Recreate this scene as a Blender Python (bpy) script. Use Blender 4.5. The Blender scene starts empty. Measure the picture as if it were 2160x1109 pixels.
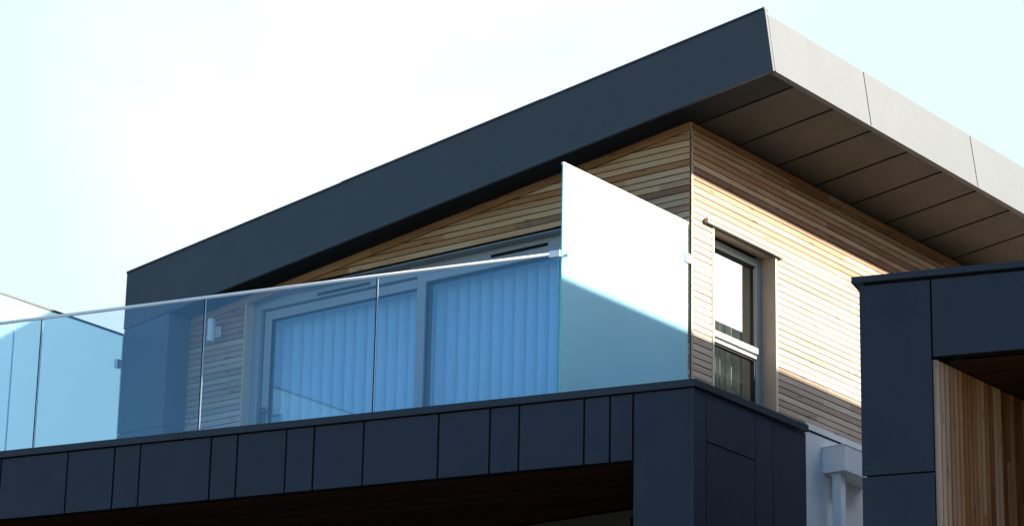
import bpy, bmesh, math, random
from mathutils import Vector, Matrix
random.seed(7)
scn = bpy.context.scene
COL = scn.collection
rad = math.radians

# World frame: X runs along the timber front wall (to the right), Y runs back along the
# side wall, Z is up; Z = 0 is the top of the balcony coping, ground lies at GZ.
GZ = -7.40

# ------------------------------------------------------------------ materials
def new_mat(name):
    m = bpy.data.materials.new(name); m.use_nodes = True
    nt = m.node_tree; nt.nodes.clear()
    out = nt.nodes.new('ShaderNodeOutputMaterial')
    return m, nt, out

def N(nt, kind, **kw):
    n = nt.nodes.new(kind)
    for k, v in kw.items():
        if k.startswith('i_'):
            n.inputs[k[2:].replace('_', ' ')].default_value = v
        elif isinstance(k, str) and k.startswith('n_'):
            n.inputs[int(k[2:])].default_value = v
        else:
            setattr(n, k, v)
    return n

def ramp(nt, stops, interp='LINEAR'):
    r = nt.nodes.new('ShaderNodeValToRGB'); cr = r.color_ramp; cr.interpolation = interp
    while len(cr.elements) < len(stops): cr.elements.new(.5)
    for e, (p, c) in zip(cr.elements, stops):
        e.position = p; e.color = (c[0], c[1], c[2], 1) if not isinstance(c, (int, float)) else (c, c, c, 1)
    return r

def objcoord(nt, scale):
    tc = nt.nodes.new('ShaderNodeTexCoord'); mp = nt.nodes.new('ShaderNodeMapping')
    mp.inputs['Scale'].default_value = scale
    nt.links.new(tc.outputs['Object'], mp.inputs['Vector'])
    return mp

def metal(name, base, rough=.45, var=.12, spec=.4, met=0.0, coarse=1.2, streak=.5, panel=True):
    """painted / anodised sheet: broad tonal drift, faint run marks, small smudges, slight oil-canning"""
    m, nt, out = new_mat(name); L = nt.links.new
    b = N(nt, 'ShaderNodeBsdfPrincipled'); b.inputs['Roughness'].default_value = rough
    b.inputs['Specular IOR Level'].default_value = spec; b.inputs['Metallic'].default_value = met
    mp = objcoord(nt, (coarse, coarse, coarse)); n1 = N(nt, 'ShaderNodeTexNoise', i_Scale=2.2, i_Detail=5.0, i_Roughness=.6)
    L(mp.outputs[0], n1.inputs['Vector'])
    mp2 = objcoord(nt, (14, 14, 1.1)); n2 = N(nt, 'ShaderNodeTexNoise', i_Scale=1.6, i_Detail=4.0)
    L(mp2.outputs[0], n2.inputs['Vector'])
    mp3 = objcoord(nt, (1, 1, 1)); n3 = N(nt, 'ShaderNodeTexNoise', i_Scale=9.0, i_Detail=6.0, i_Roughness=.7)
    L(mp3.outputs[0], n3.inputs['Vector'])
    lo = tuple(c * (1 - var) for c in base); hi = tuple(min(1, c * (1 + var)) for c in base)
    r1 = ramp(nt, [(.32, lo), (.68, hi)]); L(n1.outputs['Fac'], r1.inputs[0])
    mx = N(nt, 'ShaderNodeMix', data_type='RGBA', blend_type='MULTIPLY'); mx.inputs[0].default_value = streak
    r2 = ramp(nt, [(.25, .78), (.6, 1.0)]); L(n2.outputs['Fac'], r2.inputs[0])
    L(r1.outputs[0], mx.inputs[6]); L(r2.outputs[0], mx.inputs[7])
    mx3 = N(nt, 'ShaderNodeMix', data_type='RGBA', blend_type='MULTIPLY'); mx3.inputs[0].default_value = 1
    r3 = ramp(nt, [(.28, .88), (.45, 1.0), (.62, 1.0), (.74, 1.16)]); L(n3.outputs['Fac'], r3.inputs[0])
    L(mx.outputs[2], mx3.inputs[6]); L(r3.outputs[0], mx3.inputs[7])
    last = mx3.outputs[2]
    if panel:
        at = N(nt, 'ShaderNodeAttribute', attribute_name='tint')
        r4 = ramp(nt, [(0, .80), (1, 1.22)]); L(at.outputs['Fac'], r4.inputs[0])
        mx4 = N(nt, 'ShaderNodeMix', data_type='RGBA', blend_type='MULTIPLY'); mx4.inputs[0].default_value = 1
        L(last, mx4.inputs[6]); L(r4.outputs[0], mx4.inputs[7]); last = mx4.outputs[2]
    L(last, b.inputs['Base Color'])
    rr = N(nt, 'ShaderNodeMapRange', n_3=rough - .08, n_4=rough + .12); L(n3.outputs['Fac'], rr.inputs[0]); L(rr.outputs[0], b.inputs['Roughness'])
    bp = N(nt, 'ShaderNodeBump', i_Strength=.25, i_Distance=.004); L(n1.outputs['Fac'], bp.inputs['Height']); L(bp.outputs[0], b.inputs['Normal'])
    L(b.outputs[0], out.inputs[0])
    return m

def wood(name, axis, dark=1.0):
    """larch boards. The colour attribute 'tint' carries r = plank tone, g = grain offset, b = weathering"""
    m, nt, out = new_mat(name); L = nt.links.new
    b = N(nt, 'ShaderNodeBsdfPrincipled'); b.inputs['Roughness'].default_value = .72; b.inputs['Specular IOR Level'].default_value = .2
    at = N(nt, 'ShaderNodeAttribute', attribute_name='tint'); sp = N(nt, 'ShaderNodeSeparateColor'); L(at.outputs['Color'], sp.inputs[0])
    sc = (1.6, 1.6, 75) if axis == 'H' else (75, 75, 1.6)
    mp = objcoord(nt, sc)
    off = N(nt, 'ShaderNodeVectorMath', operation='SCALE'); off.inputs[0].default_value = (37, 41, 53); L(sp.outputs[1], off.inputs['Scale'])
    ad = N(nt, 'ShaderNodeVectorMath', operation='ADD'); L(mp.outputs[0], ad.inputs[0]); L(off.outputs[0], ad.inputs[1])
    g1 = N(nt, 'ShaderNodeTexNoise', i_Scale=1.0, i_Detail=6.0, i_Roughness=.6, i_Distortion=.4); L(ad.outputs[0], g1.inputs['Vector'])
    # broad blotches along the plank
    mpb = objcoord(nt, (1.1, 1.1, 9) if axis == 'H' else (9, 9, 1.1))
    ad2 = N(nt, 'ShaderNodeVectorMath', operation='ADD'); L(mpb.outputs[0], ad2.inputs[0]); L(off.outputs[0], ad2.inputs[1])
    g2 = N(nt, 'ShaderNodeTexNoise', i_Scale=1.4, i_Detail=3.0); L(ad2.outputs[0], g2.inputs['Vector'])
    # knots
    mpk = objcoord(nt, (3.2, 3.2, 16) if axis == 'H' else (16, 16, 3.2))
    ad3 = N(nt, 'ShaderNodeVectorMath', operation='ADD'); L(mpk.outputs[0], ad3.inputs[0]); L(off.outputs[0], ad3.inputs[1])
    vk = N(nt, 'ShaderNodeTexVoronoi', i_Scale=1.0); L(ad3.outputs[0], vk.inputs['Vector'])
    kr = ramp(nt, [(0.0, .25), (.10, .45), (.17, 1.0)]); L(vk.outputs['Distance'], kr.inputs[0])
    tone = ramp(nt, [(0, (.22, .085, .030)), (.25, (.35, .158, .062)), (.5, (.45, .235, .105)), (.72, (.54, .32, .165)), (1, (.62, .44, .28))])
    ma = N(nt, 'ShaderNodeMath', operation='MULTIPLY_ADD', n_1=.45, n_2=-.225); L(g2.outputs['Fac'], ma.inputs[0])
    ad4 = N(nt, 'ShaderNodeMath', operation='ADD'); L(sp.outputs[0], ad4.inputs[0]); L(ma.outputs[0], ad4.inputs[1]); L(ad4.outputs[0], tone.inputs[0])
    grey = ramp(nt, [(0, (.42, .355, .30)), (1, (.70, .64, .56))]); L(ad4.outputs[0], grey.inputs[0])
    mw = N(nt, 'ShaderNodeMix', data_type='RGBA')
    wv = N(nt, 'ShaderNodeMath', operation='MULTIPLY_ADD', n_1=.3, n_2=-.15); L(g2.outputs['Fac'], wv.inputs[0])
    wa = N(nt, 'ShaderNodeMath', operation='ADD', use_clamp=True); L(sp.outputs[2], wa.inputs[0]); L(wv.outputs[0], wa.inputs[1])
    L(wa.outputs[0], mw.inputs[0]); L(tone.outputs[0], mw.inputs[6]); L(grey.outputs[0], mw.inputs[7])
    gr = ramp(nt, [(.3, .74), (.52, 1.0), (.75, 1.08)]); L(g1.outputs['Fac'], gr.inputs[0])
    m1 = N(nt, 'ShaderNodeMix', data_type='RGBA', blend_type='MULTIPLY'); m1.inputs[0].default_value = .9
    L(mw.outputs[2], m1.inputs[6]); L(gr.outputs[0], m1.inputs[7])
    m2 = N(nt, 'ShaderNodeMix', data_type='RGBA', blend_type='MULTIPLY'); m2.inputs[0].default_value = .8
    L(m1.outputs[2], m2.inputs[6]); L(kr.outputs[0], m2.inputs[7])
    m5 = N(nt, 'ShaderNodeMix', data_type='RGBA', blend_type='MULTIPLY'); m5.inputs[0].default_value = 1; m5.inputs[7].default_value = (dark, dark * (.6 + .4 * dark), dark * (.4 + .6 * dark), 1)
    L(m2.outputs[2], m5.inputs[6]); L(m5.outputs[2], b.inputs['Base Color'])
    bp = N(nt, 'ShaderNodeBump', i_Strength=.35, i_Distance=.002); L(g1.outputs['Fac'], bp.inputs['Height']); L(bp.outputs[0], b.inputs['Normal'])
    L(b.outputs[0], out.inputs[0])
    return m

def plain(name, col, rough=.6, spec=.3, noise=.08, scale=6, met=0):
    m, nt, out = new_mat(name); L = nt.links.new
    b = N(nt, 'ShaderNodeBsdfPrincipled'); b.inputs['Roughness'].default_value = rough
    b.inputs['Specular IOR Level'].default_value = spec; b.inputs['Metallic'].default_value = met
    mp = objcoord(nt, (1, 1, 1)); n1 = N(nt, 'ShaderNodeTexNoise', i_Scale=scale, i_Detail=6.0, i_Roughness=.65); L(mp.outputs[0], n1.inputs['Vector'])
    r = ramp(nt, [(.3, tuple(c * (1 - noise) for c in col)), (.7, tuple(min(1, c * (1 + noise)) for c in col))]); L(n1.outputs['Fac'], r.inputs[0])
    L(r.outputs[0], b.inputs['Base Color'])
    bp = N(nt, 'ShaderNodeBump', i_Strength=.15, i_Distance=.002); L(n1.outputs['Fac'], bp.inputs['Height']); L(bp.outputs[0], b.inputs['Normal'])
    L(b.outputs[0], out.inputs[0])
    return m

def clear_glass(name, tint, refl_col, base_refl, rough=0.0):
    m, nt, out = new_mat(name); L = nt.links.new
    tr = N(nt, 'ShaderNodeBsdfTransparent'); tr.inputs[0].default_value = (*tint, 1)
    gl = N(nt, 'ShaderNodeBsdfGlossy'); gl.inputs['Color'].default_value = (*refl_col, 1); gl.inputs['Roughness'].default_value = rough
    fr = N(nt, 'ShaderNodeFresnel', i_IOR=1.5)
    ad = N(nt, 'ShaderNodeMath', operation='ADD', use_clamp=True, n_1=base_refl); L(fr.outputs[0], ad.inputs[0])
    ge = N(nt, 'ShaderNodeNewGeometry'); iv = N(nt, 'ShaderNodeMath', operation='SUBTRACT', n_0=1.0); L(ge.outputs['Backfacing'], iv.inputs[1])
    mu = N(nt, 'ShaderNodeMath', operation='MULTIPLY'); L(ad.outputs[0], mu.inputs[0]); L(iv.outputs[0], mu.inputs[1])
    mx = N(nt, 'ShaderNodeMixShader'); L(mu.outputs[0], mx.inputs[0]); L(tr.outputs[0], mx.inputs[1]); L(gl.outputs[0], mx.inputs[2])
    L(mx.outputs[0], out.inputs[0])
    return m

def frosted(name, col, trans_col, tmix, rmix=.06, rough=.25, see=0.0):
    m, nt, out = new_mat(name); L = nt.links.new
    d = N(nt, 'ShaderNodeBsdfDiffuse'); d.inputs[0].default_value = (*col, 1)
    t = N(nt, 'ShaderNodeBsdfTranslucent'); t.inputs[0].default_value = (*trans_col, 1)
    mp = objcoord(nt, (1, 1, 1)); n1 = N(nt, 'ShaderNodeTexNoise', i_Scale=1.3, i_Detail=3.0); L(mp.outputs[0], n1.inputs['Vector'])
    r = ramp(nt, [(.3, tuple(c * .94 for c in col)), (.7, tuple(min(1, c * 1.05) for c in col))]); L(n1.outputs['Fac'], r.inputs[0]); L(r.outputs[0], d.inputs[0])
    mx = N(nt, 'ShaderNodeMixShader'); mx.inputs[0].default_value = tmix; L(d.outputs[0], mx.inputs[1]); L(t.outputs[0], mx.inputs[2])
    g = N(nt, 'ShaderNodeBsdfGlossy'); g.inputs['Roughness'].default_value = rough; g.inputs['Color'].default_value = (.8, .9, 1, 1)
    mx2 = N(nt, 'ShaderNodeMixShader'); mx2.inputs[0].default_value = rmix; L(mx.outputs[0], mx2.inputs[1]); L(g.outputs[0], mx2.inputs[2])
    last = mx2.outputs[0]
    if see:                                  # etched glass also passes a blurred view of what is behind it
        rf_ = N(nt, 'ShaderNodeBsdfRefraction', i_IOR=1.02, i_Roughness=.45); rf_.inputs['Color'].default_value = (.80, .95, 1.0, 1)
        mx3 = N(nt, 'ShaderNodeMixShader'); mx3.inputs[0].default_value = see; L(last, mx3.inputs[1]); L(rf_.outputs[0], mx3.inputs[2]); last = mx3.outputs[0]
    L(last, out.inputs[0])
    return m

M = {}
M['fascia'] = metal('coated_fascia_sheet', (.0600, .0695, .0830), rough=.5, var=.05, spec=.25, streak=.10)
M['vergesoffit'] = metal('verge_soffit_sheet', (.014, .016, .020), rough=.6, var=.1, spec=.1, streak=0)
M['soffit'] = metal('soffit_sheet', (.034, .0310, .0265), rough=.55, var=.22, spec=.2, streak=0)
M['clad'] = metal('dark_zinc_cladding', (.0175, .0250, .044), rough=.5, var=.10, spec=.3, streak=.30)
M['coping'] = metal('coping_metal', (.016, .021, .033), rough=.42, var=.10, spec=.35, streak=.2)
M['fin'] = metal('end_wall_cladding', (.064, .085, .115), rough=.5, var=.06, spec=.3, streak=.15)
M['woodh'] = wood('larch_boards', 'H'); M['woodv'] = wood('larch_slats', 'V', .66); M['woodshade'] = wood('shade_tinted_boards', 'H', .07)  # last one: same larch, with the deep shade under soffits put into its colour
M['black'] = plain('black_membrane', (.012, .011, .010), .9, .1)
M['gap'] = plain('shadow_gap_backing', (.010, .010, .012), .9, .05)
M['frame'] = plain('grey_window_frame', (.30, .33, .37), .4, .4, .04)
M['framelight'] = plain('pale_window_rail', (.42, .44, .44), .35, .4, .03)
M['gasket'] = plain('rubber_gasket', (.02, .02, .022), .6, .2)
M['vent'] = plain('vent_slot', (.012, .012, .014), .8, .1)
M['jamb'] = plain('timber_reveal', (.40, .31, .25), .65, .2, .10, 3)
M['trimwood'] = plain('pale_timber_edge', (.66, .58, .48), .6, .2, .08, 5)
M['doorjamb'] = plain('pale_door_reveal', (.66, .50, .36), .6, .2, .06, 4)
M['flash'] = plain('bronze_flashing', (.30, .27, .24), .4, .5, .1)
M['render'] = plain('white_render', (.70, .73, .78), .8, .2, .04, 3)
M['pvc'] = plain('white_painted_metal', (.72, .75, .80), .45, .35, .03, 3)
M['greywall'] = plain('grey_render', (.05, .05, .053), .85, .1, .08, 2)
M['alu'] = plain('satin_aluminium', (.86, .88, .93), .35, .6, .03, 5, met=.25)
M['steel'] = plain('brushed_steel', (.62, .63, .65), .3, .5, .05, 9, met=.8)
M['lampbody'] = plain('grey_lamp_body', (.68, .72, .74), .35, .5, .04)
M['bracket'] = plain('white_lamp_bracket', (.75, .76, .78), .5, .4, .03)
M['handle'] = plain('dark_handle', (.035, .04, .05), .35, .5, .05)
M['screw'] = plain('screw_heads', (.022, .025, .032), .5, .4)
M['balglass'] = clear_glass('balustrade_glass', (.88, .94, .97), (.62, .82, .93), .090)
M['doorglass'] = clear_glass('door_glass', (.84, .92, .96), (.60, .85, 1.0), .085)
M['winglass'] = clear_glass('window_glass', (.93, .95, .94), (1, 1, 1), .27)
M['glassedge'] = plain('cut_glass_edge', (.15, .62, .66), .15, .6, .02)
M['stripglass'] = plain('clear_joint_strip', (.35, .62, .72), .6, .2, .02)
M['frostA'] = frosted('frosted_glass', (.36, .67, .80), (.36, .72, .86), .30)
M['frostB'] = frosted('frosted_glass_blue', (.62, .84, .96), (.66, .88, .98), .42, see=.68)
M['blind'] = plain('vertical_blind_fabric', (.80, .84, .88), .85, .1, .01, 2)
M['curtain'] = plain('grey_curtain', (.36, .38, .35), .9, .05, .05, 5)
M['inner'] = plain('room_plaster', (.20, .20, .20), .9, .1)
M['asphalt'] = plain('asphalt', (.055, .055, .057), .9, .2, .25, 12)
M['paving'] = plain('concrete_paving', (.17, .165, .155), .85, .2, .12, 4)
M['kerb'] = plain('kerb_stone', (.38, .37, .35), .85, .2, .1, 6)
M['line'] = plain('road_paint', (.75, .75, .72), .7, .2, .1, 8)
M['land'] = plain('open_ground', (.07, .075, .04), .95, .1, .35, .3)
M['brick'] = plain('pale_brick', (.38, .30, .23), .9, .1, .15, 8)
M['roofing'] = plain('grey_roof_membrane', (.15, .16, .17), .8, .2, .1, 2)

# ------------------------------------------------------------------ mesh helpers
class Plane:
    """vertical working plane: origin o, horizontal direction s, outward normal n"""
    def __init__(self, o, s, n):
        self.o = Vector(o); self.s = Vector(s).normalized(); self.n = Vector(n).normalized()
    def p(self, s, z, d=0.0):
        return self.o + self.s * s + self.n * d + Vector((0, 0, z))

FR = Plane((0, 0, 0), (1, 0, 0), (0, -1, 0))          # timber front wall, s = X
SD = Plane((0, 0, 0), (0, 1, 0), (1, 0, 0))           # side wall, s = Y
PHI = rad(12.366)
A = Vector((1.08, -1.548, 0))
PF = Plane(A, (-math.cos(PHI), -math.sin(PHI), 0), (math.sin(PHI), -math.cos(PHI), 0))   # balcony front, s runs left
PS = Plane(A, (0, 1, 0), (1, 0, 0))                   # balcony side, s = Y + 1.548
PSI = rad(15.66)
B = Vector((3.195, -2.942, 0))
QF = Plane(B, (math.cos(PSI), math.sin(PSI), 0), (math.sin(PSI), -math.cos(PSI), 0))

class MB:
    def __init__(self):
        self.v = []; self.f = []; self.t = []; self.m = []; self.mats = []
    def _mi(self, mat):
        if mat is None: return 0
        if mat not in self.mats: self.mats.append(mat)
        return self.mats.index(mat)
    def poly(self, pts, tint=(.5, .5, .5), mat=None):
        i = len(self.v); self.v += [Vector(p) for p in pts]
        self.f.append(list(range(i, i + len(pts)))); self.t.append(tint); self.m.append(self._mi(mat))
    def solid(self, bot, top, tint=(.5, .5, .5), mat=None):
        """prism between two congruent rings"""
        n = len(bot); i = len(self.v); self.v += [Vector(p) for p in bot] + [Vector(p) for p in top]
        fs = [list(range(i, i + n))[::-1], list(range(i + n, i + 2 * n))]
        for k in range(n):
            a, b = i + k, i + (k + 1) % n
            fs.append([a, b, b + n, a + n])
        for f in fs: self.f.append(f); self.t.append(tint); self.m.append(self._mi(mat))
    def prism(self, pl, poly, d0, d1, tint=(.5, .5, .5), mat=None):
        self.solid([pl.p(s, z, d0) for s, z in poly], [pl.p(s, z, d1) for s, z in poly], tint, mat)
    def rect(self, pl, s0, s1, z0, z1, d0, d1, tint=(.5, .5, .5), mat=None):
        self.prism(pl, [(s0, z0), (s1, z0), (s1, z1), (s0, z1)], d0, d1, tint, mat)
    def box(self, x0, x1, y0, y1, z0, z1, tint=(.5, .5, .5), mat=None):
        self.solid([(x0, y0, z0), (x1, y0, z0), (x1, y1, z0), (x0, y1, z0)],
                   [(x0, y0, z1), (x1, y0, z1), (x1, y1, z1), (x0, y1, z1)], tint, mat)
    def cyl(self, a, b, r, n=14, tint=(.5, .5, .5), mat=None, r2=None):
        a = Vector(a); b = Vector(b); d = (b - a).normalized()
        u = d.orthogonal().normalized(); w = d.cross(u); r2 = r if r2 is None else r2
        ring = lambda c, q: [c + (u * math.cos(2 * math.pi * k / n) + w * math.sin(2 * math.pi * k / n)) * q for k in range(n)]
        self.solid(ring(a, r), ring(b, r2), tint, mat)
    def build(self, name, mat, parent=None, bevel=0, smooth=False):
        org = Vector((0, 0, 0)); p = parent
        while p is not None: org = org + p.location; p = p.parent
        me = bpy.data.meshes.new(name)
        me.from_pydata([tuple(v - org) for v in self.v], [], self.f)
        ms = self.mats if self.mats else [mat]
        for q in ms: me.materials.append(M[q] if isinstance(q, str) else q)
        for p_, mi in zip(me.polygons, self.m): p_.material_index = mi
        ca = me.color_attributes.new('tint', 'FLOAT_COLOR', 'CORNER')
        for p_, t in zip(me.polygons, self.t):
            for li in p_.loop_indices: ca.data[li].color = (t[0], t[1], t[2], 1)
        bm = bmesh.new(); bm.from_mesh(me)
        if smooth: bmesh.ops.remove_doubles(bm, verts=bm.verts[:], dist=1e-5)
        bmesh.ops.recalc_face_normals(bm, faces=bm.faces[:]); bm.to_mesh(me); bm.free()
        if smooth:
            for p_ in me.polygons: p_.use_smooth = True
        o = bpy.data.objects.new(name, me); COL.objects.link(o)
        if parent is not None: o.parent = parent
        if bevel:
            md = o.modifiers.new('edge', 'BEVEL'); md.width = bevel; md.segments = 2; md.limit_method = 'ANGLE'
        return o

def root(name, loc, label, cat, group=None):
    o = bpy.data.objects.new(name, None); COL.objects.link(o); o.location = loc; o.empty_display_size = .2
    o['label'] = label; o['category'] = cat
    if group: o['group'] = group
    return o
def tag(o, label, cat, group=None):
    o['label'] = label; o['category'] = cat
    if group: o['group'] = group
    return o
def structure(name, mb, mat):
    o = mb.build(name, mat); o['kind'] = 'structure'; return o

def clip(poly, a, b, c):
    """keep the part of poly (s,z) where a*s + b*z <= c"""
    out = []
    for i in range(len(poly)):
        p, q = poly[i], poly[(i + 1) % len(poly)]
        dp = a * p[0] + b * p[1] - c; dq = a * q[0] + b * q[1] - c
        if dp <= 0: out.append(p)
        if dp * dq < 0:
            t = dp / (dp - dq); out.append((p[0] + (q[0] - p[0]) * t, p[1] + (q[1] - p[1]) * t))
    return out

MOD = .0541; BH = .0452
def boards(mb, pl, s0, s1, z0, z1, d0, d1, holes=(), slope=None, weather=lambda s, z: .5, zbase=.567, jitter=True):
    """rows of horizontal boards; holes = (s0, s1, z0, z1); slope = (a, b, c) half plane"""
    k0 = math.ceil((z0 - zbase) / MOD - .001); k = k0
    while zbase + k * MOD < z1 - .004:
        za = zbase + k * MOD; zb = min(za + BH, z1)
        spans = [(s0, s1)]
        for h in holes:
            if za < h[3] - .002 and zb > h[2] + .002:
                nsp = []
                for a, b in spans:
                    if h[1] <= a or h[0] >= b: nsp.append((a, b)); continue
                    if h[0] > a: nsp.append((a, h[0]))
                    if h[1] < b: nsp.append((h[1], b))
                spans = nsp
        row = random.random(); off = random.uniform(0, 3)
        for a, b in spans:
            cuts = [a]; x = a + random.uniform(.5, 4.2)
            while x < b - .25: cuts.append(x); x += random.uniform(2.0, 4.5)
            cuts.append(b)
            for c0, c1 in zip(cuts[:-1], cuts[1:]):
                poly = [(c0 + (.0008 if c0 > a else 0), za), (c1, za), (c1, zb), (c0 + (.0008 if c0 > a else 0), zb)]
                if slope: poly = clip(poly, *slope)
                if len(poly) < 3: continue
                dd = random.uniform(-.0012, .0012)
                w = weather((c0 + c1) / 2, za) + random.uniform(-.07, .07)
                mb.prism(pl, poly, d0, d1 + dd, (min(1, max(0, random.gauss(.46, .17))), random.random(), min(1, max(0, w))))
        k += 1

# ------------------------------------------------------------------ the main house
SL = .1376                               # roof slope dz/dx
def soff(x): return 2.6617 + SL * x      # underside of the roof
XR, XL, YF, YB = .947, -5.93, -.276, 9.4
house = root('modern_house', (-2.5, 3, GZ), 'modern timber clad upper storey with dark sloping roof, balcony frame and white rendered side', 'house')

# front timber wall (one part, with its dark membrane behind)
mb = MB()
zt = lambda u: soff(u)
DOOR = (-4.718, -.55, -.12, 1.990)
mb.mats = ['woodh', 'black']
trim = .066
boards(mb, FR, -5.372, -.012, -.10, 2.7, -.022, 0.0, holes=[DOOR], slope=(-SL, 1, 2.6617 - trim - .008),
       weather=lambda s, z: .0 + .62 * max(0, min(1, (soff(s) - z - .15) / .9)))
mb.prism(FR, [(-5.372, -.9), (-4.712, -.9), (-4.712, soff(-4.712)), (-5.372, soff(-5.372))], -.14, -.036, mat='black')
mb.prism(FR, [(-4.712, 1.995), (-.545, 1.995), (-.545, soff(-.545)), (-4.712, soff(-4.712))], -.14, -.036, mat='black')
mb.prism(FR, [(-.545, -.9), (-.02, -.9), (-.02, soff(0)), (-.545, soff(-.545))], -.14, -.036, mat='black')
fw = mb.build('front_wall', None, house)
# sloping verge board under the soffit
mb = MB()
xs = [-5.37, -3.3, -1.45, -.012]
for a, b in zip(xs[:-1], xs[1:]):
    mb.prism(FR, [(a + .001, soff(a) - trim), (b, soff(b) - trim), (b, soff(b)), (a + .001, soff(a))], -.02, .003,
             (random.uniform(.1, .4), random.random(), .05))
mb.build('verge_board', 'woodh', fw)
mb = MB(); mb.rect(FR, -.012, .002, -.1, 2.655, -.03, -.004, (.2, .3, .6)); mb.build('corner_post', 'woodh', fw)

# side timber wall
WIN = (.325, 1.231, .46, 1.863)
mb = MB(); mb.mats = ['woodh', 'black']
boards(mb, SD, .004, 9.2, .24, 2.60, -.022, 0.0, holes=[WIN, (1.66, 9.3, .1, .56)],
       weather=lambda s, z: .0 + .72 * max(0, min(1, (2.662 - z - .18) / .9)))
mb.rect(SD, .02, WIN[0], .25, soff(0), -.14, -.036, mat='black')
mb.rect(SD, WIN[0], WIN[1], .25, WIN[2], -.14, -.036, mat='black')
mb.rect(SD, WIN[0], WIN[1], WIN[3] + .004, soff(0), -.14, -.036, mat='black')
mb.rect(SD, WIN[1], 9.2, .25, soff(0), -.14, -.036, mat='black')
sw = mb.build('side_wall', None, house)
mb = MB()
for a, b in ((.004, 2.1), (2.1, 4.6), (4.6, 9.2)):
    mb.rect(SD, a + .001, b, 2.604, 2.658, -.02, .003, (random.uniform(.1, .35), random.random(), .02))
mb.build('eaves_board', 'woodh', sw)
# band course and white render below
mb = MB(); mb.rect(SD, 1.665, 9.2, .512, .563, -.14, .014); mb.build('band_course', 'pvc', house)
mb = MB(); mb.rect(SD, .0, 1.66, GZ, .2, -.25, 0.0); mb.rect(SD, 1.66, 9.2, GZ, .506, -.25, 0.0); mb.rect(SD, -.44, -.001, GZ, -.62, -.25, 0.0); wr = mb.build('rendered_wall', 'render', house)
mb = MB(); mb.rect(SD, 1.665, 9.2, .502, .512, -.02, .008); mb.build('drip_bead', 'gap', wr)

# side window
w = MB(); d = -.127
zb0, ztp = WIN[2], WIN[3]
sidewin = MB(); sidewin.mats = ['frame']
# outer frame
sidewin.rect(SD, WIN[0], .40, zb0, ztp, d - .06, d)
sidewin.rect(SD, 1.140, WIN[1], zb0, ztp, d - .06, d)
sidewin.rect(SD, .40, 1.140, zb0, zb0 + .07, d - .06, d)
win = sidewin.build('side_window', None, house, bevel=.002)
mb = MB(); mb.rect(SD, .40, 1.140, 1.835, ztp - .0005, d - .06, d); mb.build('shaded_head', 'gasket', win)  # top of the frame, coloured black to stand in for its shadow
mb = MB(); mb.mats = ['framelight']
mb.rect(SD, .402, 1.150, 1.779, 1.833, d - .05, d + .012); mb.build('top_rail', None, win, bevel=.003)
mb = MB(); mb.rect(SD, .402, 1.150, 1.030, 1.080, d - .05, d + .014); mb.build('transom', 'framelight', win, bevel=.003)
mb = MB(); mb.rect(SD, .402, 1.138, .988, 1.014, d - .05, d + .004); mb.build('lower_rail', 'framelight', win, bevel=.003)
mb = MB(); mb.rect(SD, .402, 1.138, 1.015, 1.029, d - .055, d - .02); mb.rect(SD, .402, 1.138, .975, .987, d - .055, d - .012)
mb.rect(SD, .402, 1.138, 1.762, 1.778, d - .055, d - .012); mb.rect(SD, 1.124, 1.139, zb0 + .07, 1.77, d - .055, d - .012)
mb.build('gasket', 'gasket', win)
for z0, z1 in ((1.081, 1.77), (zb0 + .07, .985)):
    mb = MB(); mb.rect(SD, .401, 1.138, z0, z1, d - .036, d - .030); mb.build('pane', 'winglass', win)
# reveals, edge trims, flashing
mb = MB()
mb.rect(SD, WIN[1] - .002, WIN[1] + .02, zb0, ztp + .02, -.19, -.0005)
mb.rect(SD, WIN[0] - .02, WIN[0] + .002, zb0, ztp + .02, -.19, -.0005)
mb.rect(SD, WIN[0] + .002, WIN[1] - .002, ztp + .0, ztp + .02, -.19, -.0005)
mb.build('reveal', 'jamb', win)
mb = MB()
mb.rect(SD, WIN[1] + .0, WIN[1] + .026, zb0, ztp - .002, 0, .006); mb.build('edge_trim', 'trimwood', win); mb = MB(); mb.rect(SD, WIN[0] - .024, WIN[0] + .0, zb0, ztp - .002, 0, .006)
mb.build('edge_trim', 'trimwood', win)
mb = MB()
mb.prism(SD, [(.190, ztp), (1.320, ztp), (1.320, ztp + .012), (.190, ztp + .012)], -.02, .034)
mb.rect(SD, .190, 1.320, ztp + .012, ztp + .030, -.02, .006)
mb.rect(SD, .186, .196, ztp - .004, ztp + .036, -.02, .038)
mb.build('head_flashing', 'flash', win)

# patio door -------------------------------------------------------------
dr = MB(); D0 = -.10
dr.rect(FR, -4.706, -4.622, -.10, 1.994, D0 - .10, D0)                 # left post
dr.rect(FR, -4.622, -.640, 1.905, 1.994, D0 - .10, D0)                # head
dr.rect(FR, -.640, -.552, -.10, 1.994, D0 - .10, D0)
dr.rect(FR, -4.622, -.640, -.12, -.07, D0 - .10, D0)
dr.rect(FR, -2.852, -2.760, -.07, 1.905, D0 - .10, D0)                # mullion
dr.rect(FR, -2.760, -.640, 1.838, 1.905, D0 - .10, D0)                # fixed light top
dr.rect(FR, -.70, -.640, -.07, 1.838, D0 - .10, D0)
dr.rect(FR, -2.760, -.70, -.07, .0, D0 - .10, D0)
door = dr.build('patio_door', 'frame', house, bevel=.003)
mb = MB(); S0 = D0 - .035
mb.rect(FR, -4.600, -4.520, -.06, 1.893, S0 - .055, S0)
mb.rect(FR, -4.520, -2.854, 1.812, 1.893, S0 - .055, S0)
mb.rect(FR, -4.520, -2.854, -.06, .02, S0 - .055, S0)
mb.build('sliding_sash', 'frame', door, bevel=.003)
mb = MB()
mb.rect(FR, -4.621, -4.601, -.06, 1.904, S0 - .05, S0 - .015); mb.rect(FR, -4.601, -2.853, 1.894, 1.904, S0 - .05, S0 - .015)
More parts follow.
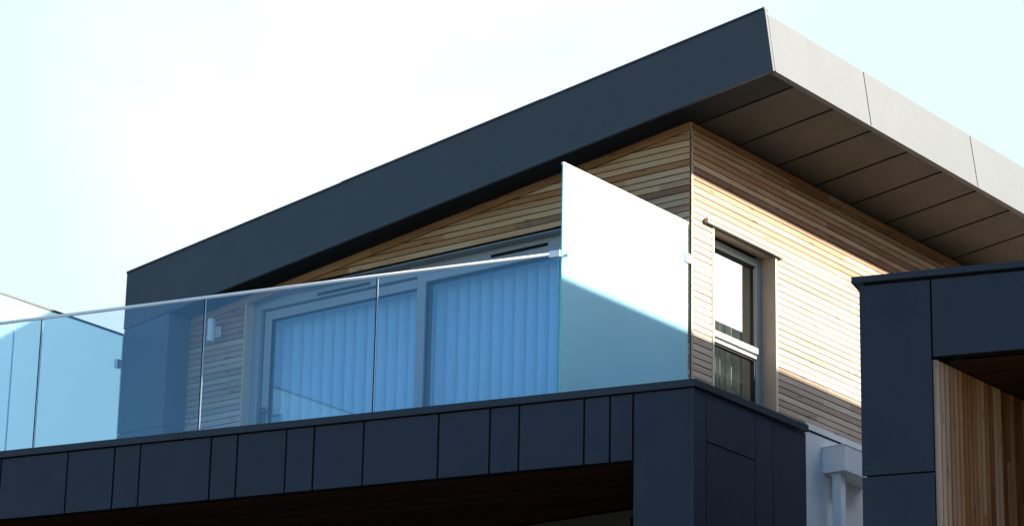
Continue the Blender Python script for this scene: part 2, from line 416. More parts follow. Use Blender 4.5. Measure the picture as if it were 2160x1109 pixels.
mb.rect(FR, -4.519, -4.511, .02, 1.811, S0 - .03, S0 - .006); mb.rect(FR, -4.511, -2.854, 1.804, 1.811, S0 - .03, S0 - .006)
mb.rect(FR, -2.759, -2.751, .0, 1.837, D0 - .045, D0 - .016); mb.rect(FR, -2.751, -.70, 1.830, 1.837, D0 - .045, D0 - .016)
mb.build('gasket', 'gasket', door)
mb = MB(); mb.rect(FR, -4.5195, -2.8545, .02, 1.8115, S0 - .034, S0 - .028); mb.build('pane', 'doorglass', door)
mb = MB(); mb.rect(FR, -2.7595, -.7005, .0, 1.8375, D0 - .060, D0 - .054); mb.build('pane', 'doorglass', door)
for a, b in ((-3.965, -3.375), (-2.062, -1.478)):
    mb = MB(); mb.rect(FR, a, b, 1.921, 1.946, D0 - .001, D0 + .012)
    mb.build('trickle_vent', 'vent', door, bevel=.004)
mb = MB()
mb.rect(FR, -4.588, -4.545, .80, 1.02, S0, S0 + .012)
mb.cyl(FR.p(-4.566, .965, S0 + .012), FR.p(-4.566, .965, S0 + .055), .011)
mb.cyl(FR.p(-4.572, .965, S0 + .050), FR.p(-4.450, .958, S0 + .056), .0095)
mb.cyl(FR.p(-4.566, .865, S0 + .012), FR.p(-4.566, .865, S0 + .02), .014)
mb.build('handle', 'handle', door, bevel=.002)
mb = MB()                                                        # pale timber jamb and head lining
mb.rect(FR, -4.716, -4.7065, -.10, 1.985, -.20, .004)
mb.build('jamb', 'doorjamb', door)
mb = MB(); mb.rect(FR, -4.7065, -.552, 1.9945, 2.001, -.11, .004); mb.build('head_flashing', 'frame', door)

# roof: sloping slab, front fascia, side fascia panels, soffit panels ------------------
nx, nz = -SL / math.hypot(1, SL), 1 / math.hypot(1, SL)
H = .543
def rp(x, h):                                                    # point in the roof cross-section
    return (x + nx * h, soff(x) + nz * h)
def xz_solid(mb, pts, y0, y1, tint=(.5, .5, .5), mat=None):
    mb.solid([(x, y0, z) for x, z in pts], [(x, y1, z) for x, z in pts], tint, mat)
rf = MB()
xz_solid(rf, [rp(XL + .03, .03), rp(XR - .02, .03), rp(XR - .02, H - .05), rp(XL + .1, H - .05)], YF + .03, YB)
roof = rf.build('roof', 'roofing', house)
mb = MB()
xz_solid(mb, [(XL, soff(XL) + .0035), rp(XR, 0), rp(XR, H), (XL, soff(XL) + H + .003)], YF, YF + .028, (.5, .5, .5))
ff = mb.build('front_fascia', 'fascia', roof)
tx = [XL - .004, -3.42, -1.28, XR + nx * H]
for i, (a, b) in enumerate(zip(tx[:-1], tx[1:])):
    mb = MB(); o_ = (.0, .005, .002)[i]
    za, zb = soff(a - nx * H) + nz * H + o_, soff(b - nx * H) + nz * H + o_
    if i == 0: za = soff(XL) + H + o_ - .002
    xz_solid(mb, [(a + .001, za - .012), (b - .001, zb - .012), (b - .001, zb + .008), (a + .001, za + .008)], YF - .006, YF + .05, (.3, .5, .5))
    mb.build('edge_trim', 'coping', ff)
yj = [YF + .028, 1.205, 2.985, 4.775, 6.565, YB]
for i, (a, b) in enumerate(zip(yj[:-1], yj[1:])):
    mb = MB()
    xz_solid(mb, [rp(XR - .022, .006), rp(XR, .006), rp(XR, H - .045), rp(XR - .022, H - .045)], a + .0065, b - .0065, (random.uniform(.35, .65), .5, .5))
    xz_solid(mb, [rp(XR - .04, -.004), rp(XR + .008, -.004), rp(XR + .008, .006), rp(XR - .04, .006)], a + .001, b - .001, (.6, .5, .5))
    mb.build('side_fascia', 'fascia', roof)
mb = MB(); xz_solid(mb, [rp(XR - .05, .01), rp(XR - .0225, .01), rp(XR - .0225, H - .06), rp(XR - .05, H - .06)], YF + .03, YB, mat='gap')
mb.build('fascia_backing', None, roof)
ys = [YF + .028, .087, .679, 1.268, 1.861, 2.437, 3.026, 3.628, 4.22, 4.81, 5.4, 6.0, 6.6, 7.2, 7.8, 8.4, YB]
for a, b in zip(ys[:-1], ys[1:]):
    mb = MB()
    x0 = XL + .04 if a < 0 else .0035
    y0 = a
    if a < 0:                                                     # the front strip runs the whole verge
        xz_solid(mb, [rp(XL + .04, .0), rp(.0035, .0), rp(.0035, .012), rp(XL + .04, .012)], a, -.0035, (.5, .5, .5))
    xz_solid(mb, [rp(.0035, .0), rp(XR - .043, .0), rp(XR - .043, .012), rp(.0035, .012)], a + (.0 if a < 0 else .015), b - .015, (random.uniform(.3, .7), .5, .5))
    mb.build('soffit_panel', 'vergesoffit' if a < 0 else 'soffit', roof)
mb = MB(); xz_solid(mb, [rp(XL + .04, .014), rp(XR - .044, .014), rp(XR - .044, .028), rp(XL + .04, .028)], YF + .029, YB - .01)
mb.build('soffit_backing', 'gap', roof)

# end wall under the low end of the roof
mb = MB()
mb.prism(FR, [(-5.920, .885), (-5.372, .885), (-5.372, soff(-5.372) - .010), (-5.920, soff(-5.920) - .010)], .262, .276, (.45, .5, .5))
mb.rect(FR, -5.920, -5.372, -1.0, .877, .262, .276, (.55, .5, .5))
mb.box(-5.386, -5.372, -.2615, -.0005, .885, soff(-5.372) - .010, (.4, .5, .5))
mb.box(-5.386, -5.372, -.2615, -.0005, -1.0, .877, (.5, .5, .5))
mb.box(-5.920, -5.906, -.2615, -.249, -1.0, soff(-5.92) - .01, (.5, .5, .5)); mb.box(-5.920, -5.8895, -.2485, 9.3, -1.0, soff(-5.92) + .040, (.5, .5, .5))
ew = mb.build('end_wall', 'fin', house)
mb = MB()
mb.prism(FR, [(-5.888, -1.0), (-5.388, -1.0), (-5.388, soff(-5.39) - .002), (-5.888, soff(-5.888) - .002)], -.2, .2605)
mb.build('end_wall_core', 'gap', ew)
# rear wall, inner rooms, floor, so the house is closed from every side
mb = MB()
mb.prism(Plane((0, 9.2, 0), (1, 0, 0), (0, 1, 0)), [(-5.9, GZ), (0, GZ), (0, soff(0)), (-5.9, soff(-5.9))], -.2, 0)
mb.build('rear_wall', 'render', house)
mb = MB()
mb.prism(Plane((0, 2.6, 0), (1, 0, 0), (0, 1, 0)), [(-5.88, -.12), (-.15, -.12), (-.15, soff(-.15) - .002), (-5.88, soff(-5.88) - .002)], 0, .1); mb.box(-.56, -.50, .15, 2.6, -.09, 2.5)
mb.box(-5.90, -.26, -.1, 9.0, -.30, -.125)
mb.build('inner_wall', 'inner', house)
mb = MB(); mb.box(-5.92, .600, -.440, -.30, GZ, -.56); mb.box(-5.92, -5.80, -.30, 9.2, GZ, -1.0); mb.build('lower_wall', 'greywall', house)

# balcony frame -------------------------------------------------------------
bal = root('balcony_frame', (1.0, -1.2, GZ), 'dark navy panelled balcony box frame with corner pillar under the glass balustrade', 'balcony')
T_END = 6.9
ju = [(132, -4.052), (231, -3.635), (286, -3.407), (436, -2.793), (492, -2.568), (596, -2.154), (655, -1.922), (760, -1.513),
      (919, -.907), (1028, -.499), (1090, -.27), (1228, .233), (1283, .43), (1332, .605)]
tj = sorted([(1.08 - u) / math.cos(PHI) for _, u in ju])
tj = [0.0] + tj + [tj[-1] + .62, tj[-1] + .84, tj[-1] + 1.26, T_END]
PB = -.546; G = .0078
def screws(mb, pl, s0, s1, z, d):
    for s in (s0 + .045, s1 - .045):
        if s1 - s0 > .12:
            mb.cyl(pl.p(s, z, d), pl.p(s, z, d + .0025), .0065, 8, mat='screw')
for i, (a, b) in enumerate(zip(tj[:-1], tj[1:])):
    mb = MB(); mb.mats = ['clad', 'screw']
    dj = random.uniform(-.0015, .0015); tn = (random.random(), .5, .5)
    if i == 0:
        mb.rect(PF, a + .025, b - G, -4.3, -.062, -.040, -.025, tn)
        mb.rect(PF, a + .025, b - G, GZ, -4.31, -.040, -.025, tn)
        for z in (-.45, -1.25, -2.05): screws(mb, PF, a, b, z, -.0255)
    else:
        mb.rect(PF, a + G, b - G, PB, -.062, -.040, -.025 + dj, tn)
        screws(mb, PF, a, b, PB + .055, -.0255 + dj)
    mb.build('cladding_panel', None, bal)
sj = [0, .176, .818, 1.055, 1.515]
for i, (a, b) in enumerate(zip(sj[:-1], sj[1:])):
    mb = MB(); mb.mats = ['clad', 'screw']; tn = (random.random(), .5, .5)
    g0 = .014 if i == 0 else .004; g1 = .004 if i < 3 else 0
    if i == 1:
        mb.rect(PS, a + g0, b - g1, -.415, -.062, -.040, -.025, tn); mb.rect(PS, a + g0, b - g1, -3.4, -.425, -.040, -.025, tn)
        mb.rect(PS, a + g0, b - g1, GZ, -3.41, -.040, -.025, tn)
    else:
        mb.rect(PS, a + g0, b - g1, -4.0, -.062, -.040, -.025, tn); mb.rect(PS, a + g0, b - g1, GZ, -4.01, -.040, -.025, tn)
    mb.build('side_panel', None, bal)
# core behind the panels
def pfp(t, d): return PF.p(t, 0, d)
mb = MB()
def core(poly, z0, z1, mat=None): mb.solid([(p[0], p[1], z0) for p in poly], [(p[0], p[1], z1) for p in poly], mat=mat)
tp = (1.08 - .605) / math.cos(PHI)
c0 = PF.p(.05, 0, -.0405); c1 = PF.p(tp - G - .001, 0, -.0405)
core([c0, c1, Vector((c1.x, -.033, 0)), Vector((1.038, -.033, 0)), Vector((1.038, c0.y + .02, 0))], GZ, -.09)
q0 = PF.p(tp + .001, 0, -.0405); q1 = PF.p(T_END, 0, -.0405); q2 = PF.p(T_END, 0, -.16); q3 = PF.p(tp + .001, 0, -.16)
core([q0, q1, q2, q3], PB + .012, -.062)
mb.build('frame_core', 'gap', bal)
mb = MB(); mb.rect(PF, T_END - .45, T_END, GZ, PB - .001, -2.4, -.03); mb.build('end_pillar', 'clad', bal)
# deck
mb = MB()
e0 = PF.p(.06, 0, -.165); e1 = PF.p(T_END, 0, -.165)
mb.solid([(e0.x, e0.y, -.20), (e1.x, e1.y, -.20), (e1.x, -.1, -.20), (-.03, -.1, -.20), (1.03, -.035, -.20)],
         [(e0.x, e0.y, -.10), (e1.x, e1.y, -.10), (e1.x, -.1, -.10), (-.03, -.1, -.10), (1.03, -.035, -.10)])
mb.build('deck', 'paving', bal)
# coping: front run in two lengths with a joint, and the side run
for a, b in ((.0, 4.243), (4.246, T_END)):
    mb = MB()
    a0 = PF.p(a, 0, 0); b0 = PF.p(b, 0, 0); b1 = PF.p(b, 0, -.17); a1 = PF.p(a, 0, -.17)
    if a == 0: a1 = Vector((1.08, a1.y + (1.08 - a1.x) * math.tan(PHI), 0))
    ring = [a0, b0, b1, a1]
    mb.solid([(p.x, p.y, -.054) for p in ring], [(p.x, p.y, 0) for p in ring], (random.random(), .5, .5))
    mb.build('coping', 'coping', bal, bevel=.002)
mb = MB()
ya = A.y + .1735
mb.solid([(1.08, A.y + .176, -.054), (.94, A.y + .176, -.054), (.94, -.03, -.054), (1.08, -.03, -.054)],
         [(1.08, A.y + .176, 0), (.94, A.y + .176, 0), (.94, -.03, 0), (1.08, -.03, 0)], (.4, .5, .5))
mb.build('coping', 'coping', bal, bevel=.002)
# timber lining under the balcony
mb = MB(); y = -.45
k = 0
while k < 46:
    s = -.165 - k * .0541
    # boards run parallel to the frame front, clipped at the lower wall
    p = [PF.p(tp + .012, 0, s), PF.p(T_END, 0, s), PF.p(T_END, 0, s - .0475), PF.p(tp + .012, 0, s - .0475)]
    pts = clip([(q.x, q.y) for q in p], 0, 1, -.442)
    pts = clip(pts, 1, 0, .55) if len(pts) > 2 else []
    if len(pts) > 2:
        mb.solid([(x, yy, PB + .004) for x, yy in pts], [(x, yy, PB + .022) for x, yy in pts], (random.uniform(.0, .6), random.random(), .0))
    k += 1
mb.build('soffit_lining', 'woodshade', bal)
mb = MB(); f1 = PF.p(T_END, 0, -.165); f0 = PF.p(tp, 0, -.165)
mb.solid([(f0.x, f0.y, PB + .024), (f1.x, f1.y, PB + .024), (f1.x, -.44, PB + .024), (f0.x, -.44, PB + .024)],
         [(f0.x, f0.y, PB + .06), (f1.x, f1.y, PB + .06), (f1.x, -.44, PB + .06), (f0.x, -.44, PB + .06)])
mb.build('soffit_backing', 'gap', bal)

# glass balustrade -------------------------------------------------------------
GO = -.09
s_start = None
gl0 = (1.08 + .026 + GO * math.sin(PHI)) / math.cos(PHI)
gb = root('glass_balustrade', tuple(PF.p(gl0, -.06, GO)), 'clear frameless glass balustrade with thin metal rail along the dark coping', 'balustrade')
for i in range(4):
    a = gl0 + 1.5055 * i; b = a + 1.5055
    mb = MB(); mb.mats = ['balglass']
    mb.rect(PF, a + .008, b - .008, -.055, 1.082, GO - .0055, GO + .0055)
    pn = mb.build('glass_panel', None, gb)
    for e0, e1 in ((a + .0035, a + .0078), (b - .0078, b - .0035)):
        mb = MB(); mb.rect(PF, e0, e1, -.055, 1.082, GO - .0056, GO + .0056)
        mb.build('polished_edge', 'glassedge' if i == 0 and e0 < a + .1 else ('steel' if e0 > a + .1 else 'gasket'), pn)
mb = MB()
mb.cyl(PF.p(gl0 + .01, 1.092, GO), PF.p(gl0 + 6.05, 1.092, GO), .0135, 16)
mb.build('handrail', 'alu', gb, smooth=True)
mb = MB(); mb.rect(PF, gl0 - .012, gl0 + .075, 1.062, 1.112, GO - .016, GO + .022)
mb.cyl(PF.p(gl0 + .03, 1.087, GO + .022), PF.p(gl0 + .03, 1.087, GO + .026), .006, 10)
mb.build('rail_clamp', 'alu', gb, bevel=.003)
mb = MB(); mb.rect(PF, gl0, gl0 + 6.02, -.057, -.045, GO - .02, GO + .02); mb.build('base_channel', 'coping', gb)

# privacy screens -------------------------------------------------------------
ps = root('privacy_screen', (-.011, -1.69, -.06), 'tall frosted glass privacy screen at the house corner, top half glaring white in the sun', 'privacy screen', 'frosted privacy screens')
mb = MB(); mb.box(-.0170, -.0065, -1.684, -.033, -.055, 1.786); pn = mb.build('glass_panel', 'frostA', ps)
mb = MB(); mb.box(-.0172, -.0063, -1.6925, -1.6845, -.055, 1.786); mb.build('polished_edge', 'glassedge', pn)
mb = MB(); mb.box(-.0225, -.0010, -1.695, -.030, 1.787, 1.806); mb.build('top_rail', 'alu', ps, bevel=.002)
mb = MB(); mb.box(-.030, .006, -.075, -.0005, 1.468, 1.540); mb.build('wall_clamp', 'alu', ps, bevel=.003)
mb = MB(); mb.box(.0, .055, -1.700, -1.680, 1.052, 1.078); mb.build('clamp_bolt', 'steel', ps, bevel=.002)
mb = MB(); mb.box(-.03, .012, -1.68, -.033, -.098, -.058); mb.build('base_channel', 'coping', ps)

lx = -5.945
ls = root('privacy_screen', (lx, -1.6, -.06), 'pale blue frosted glass privacy screen of two panes at the far end of the balcony', 'privacy screen', 'frosted privacy screens')
for a, b in ((-3.0, -1.577), (-1.567, -.262)):
    mb = MB(); mb.box(lx - .0055, lx + .0055, a, b, -.055, 1.795); pn = mb.build('glass_panel', 'frostB', ls)
mb = MB(); mb.box(lx - .0052, lx + .0052, -1.5765, -1.5675, -.055, 1.795); mb.build('joint_strip', 'stripglass', ls)
mb = MB(); mb.box(lx - .0052, lx + .0052, -.2615, -.2550, -.055, 1.795); mb.build('polished_edge', 'glassedge', ls)
mb = MB(); mb.box(lx - .011, lx + .011, -3.0, -.262, 1.796, 1.814); mb.build('top_rail', 'coping', ls, bevel=.002)
mb = MB(); mb.box(lx - .02, lx + .02, -.335, -.277, 1.488, 1.565); mb.build('wall_clamp', 'steel', ls, bevel=.003)
mb = MB(); mb.box(lx - .02, lx + .02, -3.0, -.30, -.098, -.058); mb.build('base_channel', 'coping', ls)

# blinds behind the patio door -------------------------------------------------
def blind(x0, x1, top, y, label):
    r = root('vertical_blind', ((x0 + x1) / 2, y, -.05), label, 'blind', 'vertical blinds behind the patio door')
    mb = MB(); x = x0; k = 0
    while x < x1 - .02:
        wd = random.uniform(.112, .130); ang = rad(random.uniform(22, 30)); n = 8
        zt_ = top + random.uniform(-.012, .006)
        prof = []
        for j in range(n + 1):
            u = j / n - .5; off = -.016 * math.cos(math.pi * u)
            prof.append((x + .06 + (u * .118) * math.cos(ang) + off * math.sin(ang) * -1, y + (u * .150) * math.sin(ang) + off))
        for (xa, ya), (xb, yb) in zip(prof[:-1], prof[1:]):
            mb.poly([(xa, ya, -.04), (xb, yb, -.04), (xb, yb, zt_), (xa, ya, zt_)])
        x += wd * 1.0; k += 1
    sl = mb.build('slats', 'blind', r, smooth=True)
    md = sl.modifiers.new('cloth', 'SOLIDIFY'); md.thickness = .0012
    mb = MB(); mb.box(x0 - .03, x1 + .03, y - .03, y + .03, top + .012, top + .055); mb.build('headrail', 'bracket', r)
blind(-4.65, -2.84, 1.83, .315, 'pale vertical blind closed behind the left sliding door pane')
blind(-2.79, -.60, 1.86, .315, 'pale vertical blind closed behind the right fixed door pane')

# curtain in the side window
cr = root('curtain', (-.35, .8, .5), 'grey folded curtain hanging inside the narrow side window', 'curtain')
mb = MB(); yy = .30; pts = []
ph = 0.0
while yy < 1.75:
    ph += .012 * 2 * math.pi / (.105 + .03 * math.sin(yy * 7.0))
    pts.append((-.285 + (.046 + .014 * math.sin(yy * 11)) * math.sin(ph + .5 * math.sin(ph)), yy + .016 * math.cos(ph))); yy += .012
for (xa, ya), (xb, yb) in zip(pts[:-1], pts[1:]):
    mb.poly([(xa, ya, .30), (xb, yb, .30), (xb, yb, 1.82), (xa, ya, 1.82)])
mb.build('cloth', 'curtain', cr, smooth=True)
mb = MB(); mb.cyl((-.275, .28, 1.835), (-.275, 1.8, 1.835), .012); mb.build('curtain_rail', 'steel', cr)

# wall light ------------------------------------------------------------------
wl = root('wall_light', (-5.03, 0, 1.74), 'slim grey up and down wall light on the timber left of the patio door', 'wall light')
mb = MB(); mb.cyl((-5.022, -.100, 1.632), (-5.022, -.100, 1.838), .034, 28); lb = mb.build('lamp_body', 'lampbody', wl, bevel=.003, smooth=False)
for p in lb.data.polygons: p.use_smooth = len(p.vertices) == 4
mb = MB(); mb.cyl((-5.022, -.100, 1.6305), (-5.022, -.100, 1.632), .028, 24); mb.build('lens', 'winglass', lb)
mb = MB(); mb.box(-5.052, -4.992, -.024, -.0005, 1.690, 1.790); mb.box(-5.034, -5.010, -.070, -.0245, 1.715, 1.765); mb.build('wall_plate', 'bracket', wl, bevel=.003)

# hopper and downpipe -----------------------------------------------------------
hp = root('drainpipe', (.12, 2.2, GZ), 'white square rainwater hopper and downpipe on the white rendered side wall', 'drainpipe')
mb = MB()
mb.box(.001, .215, 1.930, 2.560, .190, .402)
mb.box(-.0, .222, 1.923, 2.567, .402, .414)
hh = mb.build('hopper_head', 'pvc', hp, bevel=.004)
mb = MB(); mb.box(.060, .140, 1.985, 2.065, GZ + .1, .1895); mb.build('downpipe', 'pvc', hp, bevel=.004)
for z in (-1.2, -3.2, -5.2):
    mb = MB(); mb.box(.002, .146, 1.979, 2.071, z, z + .04); mb.build('pipe_clip', 'pvc', hp, bevel=.002)

# ------------------------------------------------------------------ the neighbouring house
nb = root('neighbouring_house', (6.2, 1.5, GZ), 'dark clad neighbouring house frame with timber slat recess at the right edge', 'house')
qj = .505                                                       # pillar / beam joint
xe = 9.0
mb = MB(); mb.mats = ['clad', 'screw']
mb.rect(QF, .045, qj - .006, -1.288, -.060, -.040, -.025, (.35, .5, .5)); screws(mb, QF, .045, qj, -1.24, -.0255); screws(mb, QF, .045, qj, -.70, -.0255)
pil = mb.build('pillar_panel', None, nb)
mb = MB(); mb.mats = ['clad', 'screw']
mb.rect(QF, .045, qj - .006, GZ, -1.300, -.040, -.025, (.25, .5, .5)); screws(mb, QF, .045, qj, -1.35, -.0255)
mb.build('pillar_panel', None, nb)
for a, b in ((qj, 2.1), (2.1, 3.7), (3.7, 5.2)):
    mb = MB(); mb.mats = ['clad', 'screw']
    mb.rect(QF, a + .006, b - .006, -.560, -.060, -.040, -.025, (random.random(), .5, .5)); screws(mb, QF, a, b, -.505, -.0255)
    mb.build('beam_panel', None, nb)
mb = MB(); mb.rect(QF, 0, 5.2, -.042, 0, -.20, 0, (.4, .5, .5)); mb.build('coping', 'coping', nb, bevel=.002)
# core walls: left flank from the pillar back, and the beam core
ql = QF.p(.07, 0, -.0405); qr = QF.p(qj - .02, 0, -.0405)
mb = MB()
mb.solid([(ql.x, ql.y, GZ), (qr.x, qr.y, GZ), (qr.x, -.5, GZ), (ql.x, -.5, GZ)],
         [(ql.x, ql.y, -.043), (qr.x, qr.y, -.043), (qr.x, -.5, -.043), (ql.x, -.5, -.043)])
b0 = QF.p(qj, 0, -.0405); b1 = QF.p(5.2, 0, -.0405); b2 = QF.p(5.2, 0, -.16); b3 = QF.p(qj, 0, -.16)
mb.solid([(p.x, p.y, -.545) for p in (b0, b1, b2, b3)], [(p.x, p.y, -.043) for p in (b0, b1, b2, b3)])
mb.build('frame_core', 'gap', nb)
# balcony deck and its timber underside
mb = MB(); g1 = QF.p(5.2, 0, -.17); g0 = QF.p(qj, 0, -.17)
mb.solid([(g0.x, g0.y, -.50), (g1.x, g1.y, -.50), (g1.x, .0, -.50), (g0.x, .0, -.50)], [(g0.x, g0.y, -.10), (g1.x, g1.y, -.10), (g1.x, .0, -.10), (g0.x, .0, -.10)])
mb.build('deck', 'paving', nb)
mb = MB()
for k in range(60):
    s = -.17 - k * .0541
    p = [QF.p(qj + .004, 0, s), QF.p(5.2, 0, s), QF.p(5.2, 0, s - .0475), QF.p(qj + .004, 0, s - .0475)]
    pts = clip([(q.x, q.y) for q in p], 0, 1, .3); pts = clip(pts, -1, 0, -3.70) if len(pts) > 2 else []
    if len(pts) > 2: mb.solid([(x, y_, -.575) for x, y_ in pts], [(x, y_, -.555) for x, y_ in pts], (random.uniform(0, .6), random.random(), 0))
mb.build('soffit_lining', 'woodshade', nb)
# vertical slats lining the recess behind the pillar
mb = MB(); y0 = QF.p(qj - .008, 0, -.0405).y + .006; k = 0; pitch = .0565
y = y0
while y < .0:
    x = 3.668
    cuts = [GZ]; z = GZ + random.uniform(.3, 4.5)
    while z < -.8: cuts.append(z); z += random.uniform(2.4, 4.5)
    cuts.append(-.578)
    for za, zb in zip(cuts[:-1], cuts[1:]):
        mb.box(x, 3.690 + random.uniform(-.0015, .0015), y, y + .0430, za + .001, zb, (min(1, max(0, random.gauss(.48, .30))), random.random(), max(0, .75 - k * .14) + random.uniform(0, .08)))
    y += pitch; k += 1
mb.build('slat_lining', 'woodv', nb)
mb = MB(); mb.box(3.60, 3.655, y0 + .02, .0, GZ, -.58); mb.box(3.66, 9.2, .0, .2, GZ, -.58); mb.build('recess_backing', 'black', nb)
# upper storey with a sloping roof
NX0, NX1, NY0, NY1 = 3.62, 9.6, -.35, 9.5
nsof = lambda x: 2.62 + .09 * (x - 3.43)
mb = MB(); mb.box(NX0, NX0 + .2, NY0, NY1, -.10, 2.62); mb.box(NX1 - .2, NX1, NY0, NY1, GZ, 3.1)
mb.prism(Plane((0, NY0, 0), (1, 0, 0), (0, -1, 0)), [(NX0 + .2, -.10), (NX1 - .2, -.10), (NX1 - .2, nsof(NX1 - .2)), (NX0 + .2, nsof(NX0 + .2))], -.2, -.001)
mb.prism(Plane((0, NY1, 0), (1, 0, 0), (0, -1, 0)), [(NX0, GZ), (NX1, GZ), (NX1, nsof(NX1)), (NX0, nsof(NX0))], .0, .2)
mb.box(NX0 + .1, NX0 + .3, .2, NY1 - .2, GZ, -.101)
mb.build('upper_wall', 'clad', nb)
mb = MB(); xz_solid(mb, [(3.43, nsof(3.43)), (9.9, nsof(9.9)), (9.9, nsof(9.9) + .36), (3.43, nsof(3.43) + .36)], -.60, 9.7)
nr = mb.build('roof', 'fascia', nb)
for (x, y_, h) in ((4.4, 6.3, .5), (5.1, 5.2, .35)):
    mb = MB(); mb.cyl((x, y_, nsof(x) + .3), (x, y_, nsof(x) + .36 + h), .07); mb.build('vent_pipe', 'alu', nr)
mb = MB(); mb.box(3.70, 6.2, 5.5, 6.35, 2.95, 3.42); mb.box(3.72, 6.2, 6.351, 9.0, 2.95, 3.34); mb.build('roof_upstand', 'clad', nr)
mb = MB(); mb.box(5.05, 5.25, -2.2, .0, GZ, -.58); mb.build('recess_shade_wall', 'clad', nb)  # unseen wall, added to keep sky light off the slats
for ya_, yb_ in ((1.6, 2.7), (5.6, 6.9)):
    mb = MB(); mb.box(NX0 - .03, NX0 + .0, ya_, yb_, .9, 2.0); wn = mb.build('window', 'frame', nb)
    mb = MB(); mb.box(NX0 - .035, NX0 - .0305, ya_ + .07, yb_ - .07, .97, 1.93); mb.build('pane', 'winglass', wn)

# ------------------------------------------------------------------ ground, road and pavement
mb = MB(); mb.poly([(-900, -900, GZ - .02), (900, -900, GZ - .02), (900, 900, GZ - .02), (-900, 900, GZ - .02)]); structure('ground', mb, 'land')
mb = MB(); mb.poly([(-60, -14, GZ - .012), (60, -14, GZ - .012), (60, 14, GZ - .012), (-60, 14, GZ - .012)]); structure('paved_yard', mb, 'paving')
mb = MB(); mb.box(-60, 60, -15.6, -14.0, GZ - .02, GZ + .0); mb.box(-60, 60, -25.6, -24.0, GZ - .02, GZ + .0); structure('pavement', mb, 'paving')
mb = MB(); mb.box(-60, 60, -15.75, -15.6, GZ - .1, GZ + .004); mb.box(-60, 60, -24.0, -23.85, GZ - .1, GZ + .004); structure('kerb', mb, 'kerb')
mb = MB(); mb.poly([(-60, -23.85, GZ - .012), (60, -23.85, GZ - .012), (60, -15.75, GZ - .012), (-60, -15.75, GZ - .012)]); structure('road', mb, 'asphalt')
mb = MB()
for i in range(-15, 15):
    mb.poly([(i * 4, -19.85, GZ - .008), (i * 4 + 2, -19.85, GZ - .008), (i * 4 + 2, -19.73, GZ - .008), (i * 4, -19.73, GZ - .008)])
structure('road_marking', mb, 'line')

# ------------------------------------------------------------------ light
sun_dir = Vector((1, .68, .60)).normalized()
el = math.asin(sun_dir.z); rot = math.atan2(sun_dir.x, sun_dir.y)
sd = bpy.data.lights.new('sun', 'SUN'); sd.energy = 5.0; sd.angle = rad(.9); sd.color = (1.0, .915, .75)
so = bpy.data.objects.new('sun', sd); COL.objects.link(so); so.rotation_euler = (-sun_dir).to_track_quat('-Z', 'Y').to_euler(); so.location = sun_dir * 60

wd = bpy.data.worlds.new('World'); scn.world = wd; wd.use_nodes = True
nt = wd.node_tree; L = nt.links.new
bg = nt.nodes['Background']; bg.inputs[1].default_value = .07
sky = nt.nodes.new('ShaderNodeTexSky'); sky.sky_type = 'NISHITA'; sky.sun_disc = False; sky.sun_elevation = el; sky.sun_rotation = rot
sky.air_density = 1.0; sky.dust_density = .6; sky.ozone_density = 1.5
# thin bright cloud veil: a bank beyond the house, broken up by noise
tc = nt.nodes.new('ShaderNodeTexCoord')
dt = N(nt, 'ShaderNodeVectorMath', operation='DOT_PRODUCT'); L(tc.outputs['Generated'], dt.inputs[0])
bank = Vector((-.590, .722, .363)).normalized(); dt.inputs[1].default_value = bank
mr = N(nt, 'ShaderNodeMapRange', interpolation_type='SMOOTHSTEP'); mr.inputs[1].default_value = .989; mr.inputs[2].default_value = .9995
L(dt.outputs['Value'], mr.inputs[0])
ns = N(nt, 'ShaderNodeTexNoise', i_Scale=9.0, i_Detail=6.0, i_Roughness=.55, i_Distortion=.6); L(tc.outputs['Generated'], ns.inputs['Vector'])
nm = N(nt, 'ShaderNodeMapRange'); nm.inputs[1].default_value = .3; nm.inputs[2].default_value = .7; nm.inputs[3].default_value = .30; nm.inputs[4].default_value = 1.0
L(ns.outputs['Fac'], nm.inputs[0])
mm = N(nt, 'ShaderNodeMath', operation='MULTIPLY', use_clamp=True); L(mr.outputs[0], mm.inputs[0]); L(nm.outputs[0], mm.inputs[1])
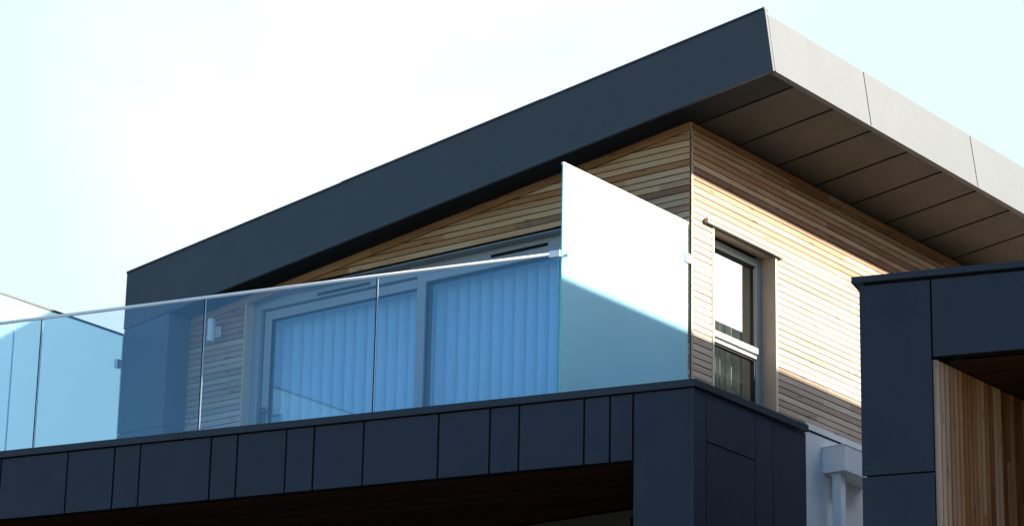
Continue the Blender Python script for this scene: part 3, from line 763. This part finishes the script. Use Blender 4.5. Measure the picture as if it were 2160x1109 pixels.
mx = N(nt, 'ShaderNodeMix', data_type='RGBA'); L(mm.outputs[0], mx.inputs[0]); hs = N(nt, 'ShaderNodeHueSaturation'); hs.inputs['Saturation'].default_value = 1.25; L(sky.outputs[0], hs.inputs['Color'])
mb_ = N(nt, 'ShaderNodeMapRange', interpolation_type='SMOOTHSTEP'); mb_.inputs[1].default_value = .45; mb_.inputs[2].default_value = .93; L(dt.outputs['Value'], mb_.inputs[0])
mxa = N(nt, 'ShaderNodeMix', data_type='RGBA'); L(mb_.outputs[0], mxa.inputs[0]); L(hs.outputs[0], mxa.inputs[6]); mxa.inputs[7].default_value = (3.52, 4.28, 4.5, 1)
L(mxa.outputs[2], mx.inputs[6]); mx.inputs[7].default_value = (5.0, 5.05, 5.1, 1)
d2 = N(nt, 'ShaderNodeVectorMath', operation='DOT_PRODUCT'); L(tc.outputs['Generated'], d2.inputs[0]); d2.inputs[1].default_value = sun_dir
m2_ = N(nt, 'ShaderNodeMapRange', interpolation_type='SMOOTHSTEP'); m2_.inputs[1].default_value = .87; m2_.inputs[2].default_value = .955; L(d2.outputs['Value'], m2_.inputs[0])
mx2 = N(nt, 'ShaderNodeMix', data_type='RGBA'); L(m2_.outputs[0], mx2.inputs[0]); L(mx.outputs[2], mx2.inputs[6]); mx2.inputs[7].default_value = (17, 16.5, 16, 1)
L(mx2.outputs[2], bg.inputs[0])

# ------------------------------------------------------------------ camera
cd = bpy.data.cameras.new('camera'); cam = bpy.data.objects.new('camera', cd); COL.objects.link(cam)
right = Vector((.796856, .603837, .020008)); up = Vector((.172577, -.259228, .950273)); fwd = Vector((-.578997, .753778, .310776))
mat = Matrix((right, up, -fwd)).transposed().to_4x4(); mat.translation = Vector((12.413, -18.463, -5.815))
cam.matrix_world = mat
cd.sensor_width = 36; cd.lens = 104.773; cd.clip_end = 3000; cd.clip_start = .1
scn.camera = cam
scn.view_settings.view_transform = 'Standard'; scn.view_settings.look = 'None'; scn.view_settings.gamma = 1
scn.view_settings.exposure = 1.75
